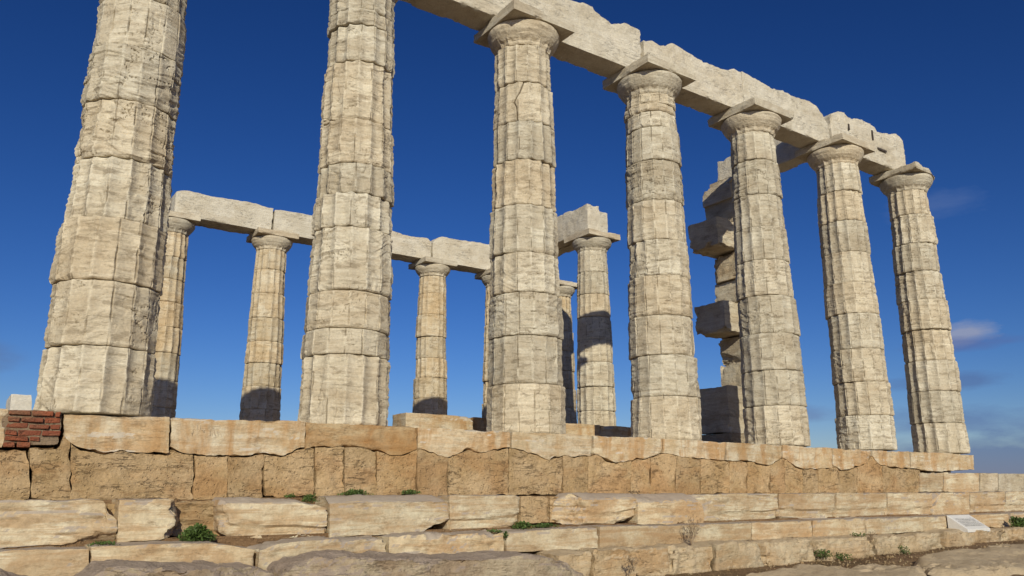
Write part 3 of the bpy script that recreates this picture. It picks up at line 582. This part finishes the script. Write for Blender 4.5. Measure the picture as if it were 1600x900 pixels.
# ------------------------------------------------------------------ rough footing course
YF = -1.72
GF2 = 'rough footing stones at ground level'
F_ = [(872, 928, 863, 910, 'rough footing stone beside the big grey rock'), (929, 1048, 858, 905, 'rounded footing stone, second right of the big grey rock'), (1049, 1118, 853, 897, 'footing stone with pale ridges left of the dry twigs foot'), (1119, 1196, 848, 892, 'footing stone with a slanting crack at its right end'),
 (1197, 1278, 845, 887, 'cracked footing stone with a crumbled right corner'), (1279, 1370, 841, 878, 'footing stone below the sixth front column'), (1371, 1479, 837, 868, 'long footing stone left of the white panel'), (1480, 1567, 830, 862, 'footing stone carrying the white panel'), (1568, 1680, 826, 858, 'footing stone at the right border of the photo')]
for i, (a, b, yt, ybm, lb) in enumerate(F_):
    y2 = F_[i+1][2] if i < len(F_)-1 else yt-4; yb2 = F_[i+1][3] if i < len(F_)-1 else ybm-4
    rnd = random.Random(i); t = [(a, yt+1.5), ((a*2+b)/3, yt*.67+y2*.33+rnd.uniform(-1, 1)), ((a+b*2)/3, yt*.33+y2*.67+rnd.uniform(-1, 1.5)), (b, y2+1.5)]
    px_block('footing_stone', MAT['footing'], t, [(a, ybm+8), (b, yb2+8)], YF, .62, lb, 'rough stone', GF2, res=.025, yres=.04, er=.055, erv=.06, rough=.016, strata=.005, low=.04, ridge=.04, cuts=[cutpx(b-8, yt+14, YF, (.8, -.8, .2), .04)] if i in (3, 4) else ())
# foreground rocks
def rockslab(outline, y0, y1, lb, zlow=-1.95):
    """outline: measured line of the rock's rear upper edge"""
    T = [onY(a, b, y1-.12) for a, b in outline]; F0 = [onY(a, b, y0) for a, b in outline]
    xs_ = [(.35*p[0]+.65*q[0]) for p, q in zip(T, F0)]
    o = slab('bedrock_slab', MAT['rock'], xs_[0], xs_[-1], y0, y1, zlow, interp([(x, p[2]) for x, p in zip(xs_, T)]), res=.022, yres=.026, er=.03, erv=.05, rough=.014, strata=.006, low=.05, ridge=.04,
             cuts=[((xs_[0]+.25, y0+.10, T[len(T)//2][2]-.06), (-.3, -.8, .55), .05), ((xs_[-1]-.5, y0+.10, T[len(T)//2][2]-.05), (.35, -.8, .5), .05)])
    return tag(o, lb, 'rock', 'weathered rocks in the foreground')
rockslab([(-90, 900), (-40, 890), (0, 889), (17, 896), (45, 902), (75, 915)], -2.15, -1.42, 'small rock in the bottom left corner')
rockslab([(118, 906), (147, 890), (167, 880), (233, 877), (300, 877), (404, 875), (427, 882), (440, 896)], -2.15, -1.42, 'flat grey rock in the foreground, left of the largest one')
rockslab([(436, 896), (456, 876), (490, 864), (531, 862), (574, 866), (640, 864), (687, 863), (802, 861), (850, 864), (874, 869), (903, 886), (920, 905)], -2.18, -1.42, 'largest flat grey rock at the bottom centre, purplish on top')
# ------------------------------------------------------------------ information panel
pe = onZ(1480, 830, -1.40)
p = [onY(1481, 806, -1.40), onY(1481, 826, -1.66), onY(1510, 832, -1.86), onY(1548, 830, -1.90)]
PX0, PX1, PY0, PY1, PZ = 11.25, 12.25, -1.92, -1.50, -1.405
# wedge seen from its left: tall back, low front
PY1 = -1.385; PY0 = -1.70; q1 = onY(1513, 831.5, PY0); q2 = onY(1548, 830.5, PY0); X0, X1 = q1[0], q2[0]; zf = q1[2]+.022
Vp = [(X0, PY0, zf-.03), (X1, PY0, zf-.03), (X1, PY1, zf-.03), (X0, PY1, zf-.03), (X0, PY0, zf+.02), (X1, PY0, zf+.02), (X1, PY1, zf+.23), (X0, PY1, zf+.23)]
Fp = [(3, 2, 1, 0), (4, 5, 6, 7), (0, 1, 5, 4), (1, 2, 6, 5), (2, 3, 7, 6), (3, 0, 4, 7)]
ip = empty('information_panel', (X0, PY1, zf), 'white sloping information slab on the footing stones at lower right', 'information panel')
io = mesh_obj('slab_body', np.array(Vp)-np.array([X0, PY1, zf]), Fp, MAT['panel'], ip, smooth=False); bv = io.modifiers.new('b', 'BEVEL'); bv.width = .006; bv.segments = 2

def strokes(par, x0, x1, z0, z1, y, rows, s, mat, w=.0016, hgt=.62, tilt=0.0):
    rn = random.Random(s); V, F = [], []
    for r in range(rows):
        zc = z1-(z1-z0)*(r+.5)/rows; h = (z1-z0)/rows*hgt; x = x0+rn.uniform(0, .01)
        while x < x1-h*.5:
            cw_ = h*.55
            for q in range(rn.choice((2, 2, 3))):      # a letter: two or three straight strokes
                a = np.array([x+cw_*rn.choice((0, 0, .5, 1)), zc+h*.5*rn.choice((-1, 1, 0))]); b = np.array([x+cw_*rn.choice((0, .5, 1, 1)), zc+h*.5*rn.choice((-1, 1))])
                if abs(a-b).sum() < h*.3: b = a+np.array([0, h*.8])
                d = (b-a)/np.linalg.norm(b-a); nrm = np.array([-d[1], d[0]])*w; i = len(V)
                for pt in (a-nrm, b-nrm, b+nrm, a+nrm): V.append((pt[0], y+tilt*(pt[1]-z0), pt[1]))
                F.append((i, i+1, i+2, i+3))
            x += cw_*1.45 if rn.random() > .15 else cw_*2.4
    V = np.array(V)-np.array(par.location)
    return mesh_obj('inscription', V, F, mat, par, smooth=False)
for o_ in list(bpy.data.objects):
    if o_.get('label', '').startswith('grey stone block carved'):
        a, b = onY(1440, 744, -.655), onY(1472, 764, -.655); strokes(o_, a[0], b[0], b[2], a[2], -.662, 6, 3, MAT['step'], w=.0014)
    if o_.get('label', '').startswith('long pale stylobate slab'):
        a, b = onY(300, 668, -.65), onY(348, 681, -.65); strokes(o_, a[0], b[0], b[2], a[2], -.646, 1, 8, MAT['stylobate'], w=.0013, hgt=.8)
MAT['ink'] = plain('faded_lettering', (.30, .29, .27), .7)
strokes(ip, X0+.06, X1-.06, zf+.06, zf+.215, PY0+.046, 7, 12, MAT['ink'], w=.0014, hgt=.5, tilt=(PY1-PY0)/.195)
# ------------------------------------------------------------------ platform core, ground, sea
def gz(x, y):
    base = -1.67+.013*np.clip(x-6, -12, 12)
    slope = np.where(y < -1.7, .075*np.clip(y+1.7, -9, 0), 0)
    return base+slope
def sheet(name, x0, x1, y0, y1, nx, ny, fn, mat, kind='structure', n=None):
    xs = np.linspace(x0, x1, nx); ys = np.linspace(y0, y1, ny); X, Y = np.meshgrid(xs, ys); Z = fn(X, Y); V = np.stack([X, Y, Z], -1).reshape(-1, 3)
    i = np.arange(nx-1); F = []
    for j in range(ny-1): F += list(zip((j*nx+i).tolist(), (j*nx+i+1).tolist(), ((j+1)*nx+i+1).tolist(), ((j+1)*nx+i).tolist()))
    o = mesh_obj(name, V, F, mat); o['kind'] = kind; return o
# one terrain sheet with denser rows near the camera, falling away to the sea far off
def axis(lo, hi, c0, c1, near, far):
    a = list(np.arange(c0, c1, near)); s = near; v = c0; L_ = []
    while v > lo: s *= far; v -= s; L_.append(max(v, lo))
    s = near; v = a[-1]; H = []
    while v < hi: s *= far; v += s; H.append(min(v, hi))
    return np.array(L_[::-1]+a+H)
xs = axis(-3000, 3000, -6, 22, .05, 1.18); ys = axis(-3000, 3000, -9, -1, .05, 1.18); X, Y = np.meshgrid(xs, ys)
Z = gz(X, Y)+.03*fbm(X*.9, Y*.9, 0*X, 5, 3)+.012*fbm(X*5, Y*5, 0*X, 6, 4, .6)
dd = np.maximum(np.hypot(X-6, Y-4)-45, 0); Z = Z-70*(1-np.exp(-dd/70))
# pale bedrock ledge in front, right
led = sst(.0, .12, fbm(X*.7, Y*1.3, 0*X, 77, 4)-.02+.7*sst(-2.35, -2.9, Y)*sst(4.5, 6.5, X)-.35)*(Y > -9)
Zr = Z+.07*led
V = np.stack([X, Y, Z], -1).reshape(-1, 3); nx = len(xs); i = np.arange(nx-1); F = []
for j in range(len(ys)-1): F += list(zip((j*nx+i).tolist(), (j*nx+i+1).tolist(), ((j+1)*nx+i+1).tolist(), ((j+1)*nx+i).tolist()))
g = mesh_obj('ground', V, F, MAT['earth']); g['kind'] = 'structure'
g = sheet('sea', -25000, 25000, -25000, 25000, 20, 20, lambda a, b: a*0-62, MAT['sea'])
def pave(a, b, c, d):   # platform floor behind the edge slabs
    return mesh_obj('temple_floor', [(x, y, z) for x in (a, b) for y in (c, d) for z in (-1.8, -.035)], [(0, 1, 3, 2), (4, 6, 7, 5), (0, 4, 5, 1), (2, 3, 7, 6), (0, 2, 6, 4), (1, 5, 7, 3)], MAT['fill'], smooth=False)
o = pave(-14, 15.6, .64, 13.0); o['kind'] = 'structure'
o = mesh_obj('foundation_fill', [(x, y, z) for x in (-14, 15.3) for y in (-.04, .62) for z in (-1.8, -.36)], [(0, 1, 3, 2), (4, 6, 7, 5), (0, 4, 5, 1), (2, 3, 7, 6), (0, 2, 6, 4), (1, 5, 7, 3)], MAT['fill'], smooth=False); o['kind'] = 'structure'
o = mesh_obj('foundation_fill', [(x, y, z) for x in (-14, 17.5) for y in (-.60, -.05) for z in (-1.8, -.80)], [(0, 1, 3, 2), (4, 6, 7, 5), (0, 4, 5, 1), (2, 3, 7, 6), (0, 2, 6, 4), (1, 5, 7, 3)], MAT['fill'], smooth=False); o['kind'] = 'structure'
o = mesh_obj('foundation_fill', [(x, y, z) for x in (-14, 17.5) for y in (-.97, -.605) for z in (-1.8, -1.13)], [(0, 1, 3, 2), (4, 6, 7, 5), (0, 4, 5, 1), (2, 3, 7, 6), (0, 2, 6, 4), (1, 5, 7, 3)], MAT['fill'], smooth=False); o['kind'] = 'structure'
# ------------------------------------------------------------------ pale bedrock outcrops in front on the right
def outcrop(x0, x1, y0, y1, h, lb, s):
    nx, ny = int((x1-x0)/.035), int((y1-y0)/.035); X, Y = np.meshgrid(np.linspace(x0, x1, nx), np.linspace(y0, y1, ny))
    u = (X-x0)/(x1-x0)*2-1; v = (Y-y0)/(y1-y0)*2-1; r = np.sqrt(u*u+v*v)+.28*fbm(X*1.3, Y*2.2, 0*X, s, 4)
    m = sst(1.0, .80, r); ck = np.abs(fbm(X*1.0, Y*2.4, 0*X, s+3, 4)); 
    Z = gz(X, Y)-.06+m*(h+.05*fbm(X*2, Y*3, 0*X, s+1, 4, .6)) - m*.04*(1-sst(0, .05, ck))
    V = np.stack([X, Y, Z], -1).reshape(-1, 3); i = np.arange(nx-1); F = []
    for j in range(ny-1): F += list(zip((j*nx+i).tolist(), (j*nx+i+1).tolist(), ((j+1)*nx+i+1).tolist(), ((j+1)*nx+i).tolist()))
    o0 = np.array([(x0+x1)/2, (y0+y1)/2, float(gz(np.array((x0+x1)/2), np.array((y0+y1)/2)))])
    o = mesh_obj('bedrock_outcrop', V-o0, F, MAT['footing'], None, o0.tolist()); tag(o, lb, 'rock', 'pale bedrock in front of the steps')
outcrop(4.6, 9.2, -3.6, -2.05, .13, 'low pale bedrock hump at the bottom, right of centre', 3)
outcrop(8.6, 14.5, -3.9, -2.10, .15, 'flat pale bedrock sheet in the bottom right corner', 9)

# ------------------------------------------------------------------ plants
def tuft(px, py, Y, w, h, n, lb, s, mat='leaf', cat='weed', size=.022, name='weed_tuft', dep=.12):
    rnd = random.Random(s); p = onY(px, py, Y); V, F = [], []
    for k in range(n):
        u = max(-.8, min(.8, rnd.gauss(0, .36))); x = u*w; hh = h*max(.1, 1-min(1, abs(u))**1.5)*rnd.random()**.7; y = rnd.uniform(-dep, dep*.6)
        a, b = rnd.uniform(0, 6.28), rnd.uniform(-.4, 1.1); l = size*rnd.uniform(.6, 1.5); wd = l*.32
        d = np.array([math.cos(a)*math.cos(b), math.sin(a)*math.cos(b), math.sin(b)]); sd = np.cross(d, [rnd.uniform(-1, 1), rnd.uniform(-1, 1), 1]); sd /= np.linalg.norm(sd)+1e-6
        c = np.array([x, y, hh]); up = np.array([0, 0, l*.15]); i = len(V); V += [c, c+d*l*.5+sd*wd+up, c+d*l, c+d*l*.5-sd*wd+up]; F.append((i, i+1, i+2, i+3))
    for k in range(n//12):      # stems
        u = rnd.gauss(0, .4); a = np.array([u*w*.6, rnd.uniform(-dep, dep)*.5, -.01]); b = a+np.array([rnd.uniform(-.3, .3)*h, -.2*h*rnd.random(), h*rnd.uniform(.4, .9)]); i = len(V); t = np.array([.0018, .0018, 0]); V += [a-t, a+t, b+t*.5, b-t*.5]; F.append((i, i+1, i+2, i+3))
    o = mesh_obj(name, V, F, MAT[mat], None, p.tolist(), smooth=False); return tag(o, lb, cat)
tuft(306, 846, -1.1, .17, .13, 1100, 'largest green weed tuft, growing in the gap of the upper step at left', 1, size=.028)
tuft(160, 853, -1.2, .13, .03, 160, 'thin weed strip at the foot of the notched left step block', 2)
tuft(483, 785, -.92, .07, .07, 260, 'small weed hanging over the corner of the big broken step block', 3)
tuft(552, 775, -.70, .19, .055, 520, 'green weed strip along the wall foot, below the second front column', 4)
tuft(640, 773, -.70, .11, .045, 240, 'weed sprig right of the second front column, at the wall foot', 5)
tuft(452, 778, -.72, .04, .03, 60, 'tiny weed sprout left of the hanging weed', 15)
tuft(815, 827, -1.05, .12, .075, 480, 'green weeds at the foot of the tan step block, left of the recessed stones', 6)
tuft(850, 824, -1.05, .16, .035, 300, 'low weeds before the recessed brown stones', 7)
tuft(772, 832, -1.15, .09, .02, 120, 'sparse creeping weed left of the recessed stones', 17)
tuft(790, 841, -1.37, .02, .06, 60, 'little weed hanging down in the joint between two pale lower step blocks', 18, dep=.02)
tuft(1590, 824, -1.6, .20, .16, 520, 'leafy green bush at the right border of the photo', 8, size=.04, cat='bush', name='small_bush')
tuft(1340, 838, -1.66, .07, .035, 110, 'small weed on the footing stone below the sixth front column', 9)
tuft(990, 771, -.72, .08, .03, 70, 'dry little sprig at the wall foot between third and fourth front columns', 10, mat='twig')
tuft(1408, 866, -1.72, .09, .12, 200, 'small dark plant at the foot of the long footing stone', 11)
tuft(1285, 872, -1.74, .15, .10, 300, 'low green plant at the crumbled corner of the footing', 12)
tuft(1315, 876, -1.80, .12, .09, 200, 'pair of sprigs right of the crumbled footing corner', 13)
# dry twigs plant
def twigs(px, py, Y, H, lb, s, n=9):
    rnd = random.Random(s); p = onY(px, py, Y); V, F = [], []
    def seg(a, b, r0, r1):
        d = b-a; u = np.cross(d, [0.3, 1, .2]); u /= np.linalg.norm(u); w = np.cross(d, u); w /= np.linalg.norm(w); i = len(V)
        for k in range(3):
            c = math.cos(k*2.09)*u+math.sin(k*2.09)*w; V.append(a+c*r0); V.append(b+c*r1)
        for k in range(3): F.append((i+2*k, i+2*((k+1) % 3), i+2*((k+1) % 3)+1, i+2*k+1))
    for k in range(n):
        a = np.array([0., 0, 0]); ang = rnd.uniform(-.65, .65); dirn = np.array([math.sin(ang), rnd.uniform(-.5, .1), math.cos(ang)]); hh = H*rnd.uniform(.55, 1)
        for q in range(6):
            b = a+dirn*hh/6; seg(a, b, .0032*(1-q/7), .0032*(1-(q+1)/7)); a = b; dirn = dirn+np.array([rnd.uniform(-.18, .18), rnd.uniform(-.1, .1), .05]); dirn /= np.linalg.norm(dirn)
            if q > 1:
                for z in range(2):
                    e = a+np.array([rnd.uniform(-.05, .05), rnd.uniform(-.03, .03), rnd.uniform(.01, .05)]); seg(a, e, .0015, .001)
                    for m_ in range(3):
                        i = len(V); c = e+np.array([rnd.uniform(-1, 1), rnd.uniform(-1, 1), rnd.uniform(-1, 1)])*.008; V.extend([c, c+[.009, 0, .002], c+[.004, .003, .010]]); F.append((i, i+1, i+2))
    o = mesh_obj('dry_shrub', V, F, MAT['twig'], None, p.tolist(), smooth=False); tag(o, lb, 'dry plant')
twigs(1080, 852, -1.58, .38, 'bare dry shrub standing against the longest lower step block', 3, 12)
twigs(1362, 848, -1.70, .14, 'very small reddish dry shrub on the footing left of the white panel', 5, 7)
twigs(990, 893, -1.95, .16, 'short dry sprig at the bottom beside the rounded footing stone', 6, 6)
# dry grass and litter on the earth strip: nobody could count it
rnd = random.Random(9); V, F = [], []
for k in range(9000):
    x = rnd.uniform(4.2, 15.5); y = -1.72-abs(rnd.gauss(0, .28)); c = np.array([x, y, float(gz(np.array(x), np.array(y)))])
    if vn(np.array(x*1.6), np.array(y*2.5), np.array(0.), 3) < -.15: continue
    l = rnd.uniform(.02, .075); d = np.array([rnd.gauss(0, .6), rnd.gauss(0, .5), rnd.uniform(.2, 1)]); d /= np.linalg.norm(d); t = np.array([.0022, .001, 0]); i = len(V)
    V += [c-t, c+t, c+d*l]; F.append((i, i+1, i+2))
tag(mesh_obj('dry_grass', V, F, MAT['straw'], smooth=False), 'dry grass litter on the brown earth strip', 'grass', None, 'stuff')
V, F = [], []
for k in range(2600):
    x = rnd.uniform(3.5, 15.5); y = rnd.uniform(-3.6, -1.7); s = rnd.uniform(.004, .016)*(1+rnd.random()**6*1.6); z = float(gz(np.array(x), np.array(y)))+s*.3; i = len(V)
    for d in ((1, 0, 0), (0, 1, 0), (-1, 0, 0), (0, -1, 0), (0, 0, .8), (0, 0, -.8)): V.append(np.array([x, y, z])+np.array(d)*s*rnd.uniform(.6, 1.3))
    F += [(i+a, i+b, i+4) for a, b in ((0, 1), (1, 2), (2, 3), (3, 0))]+[(i+b, i+a, i+5) for a, b in ((0, 1), (1, 2), (2, 3), (3, 0))]
tag(mesh_obj('gravel', V, F, MAT['rubble'], smooth=False), 'small stones scattered on the brown earth', 'gravel', None, 'stuff')
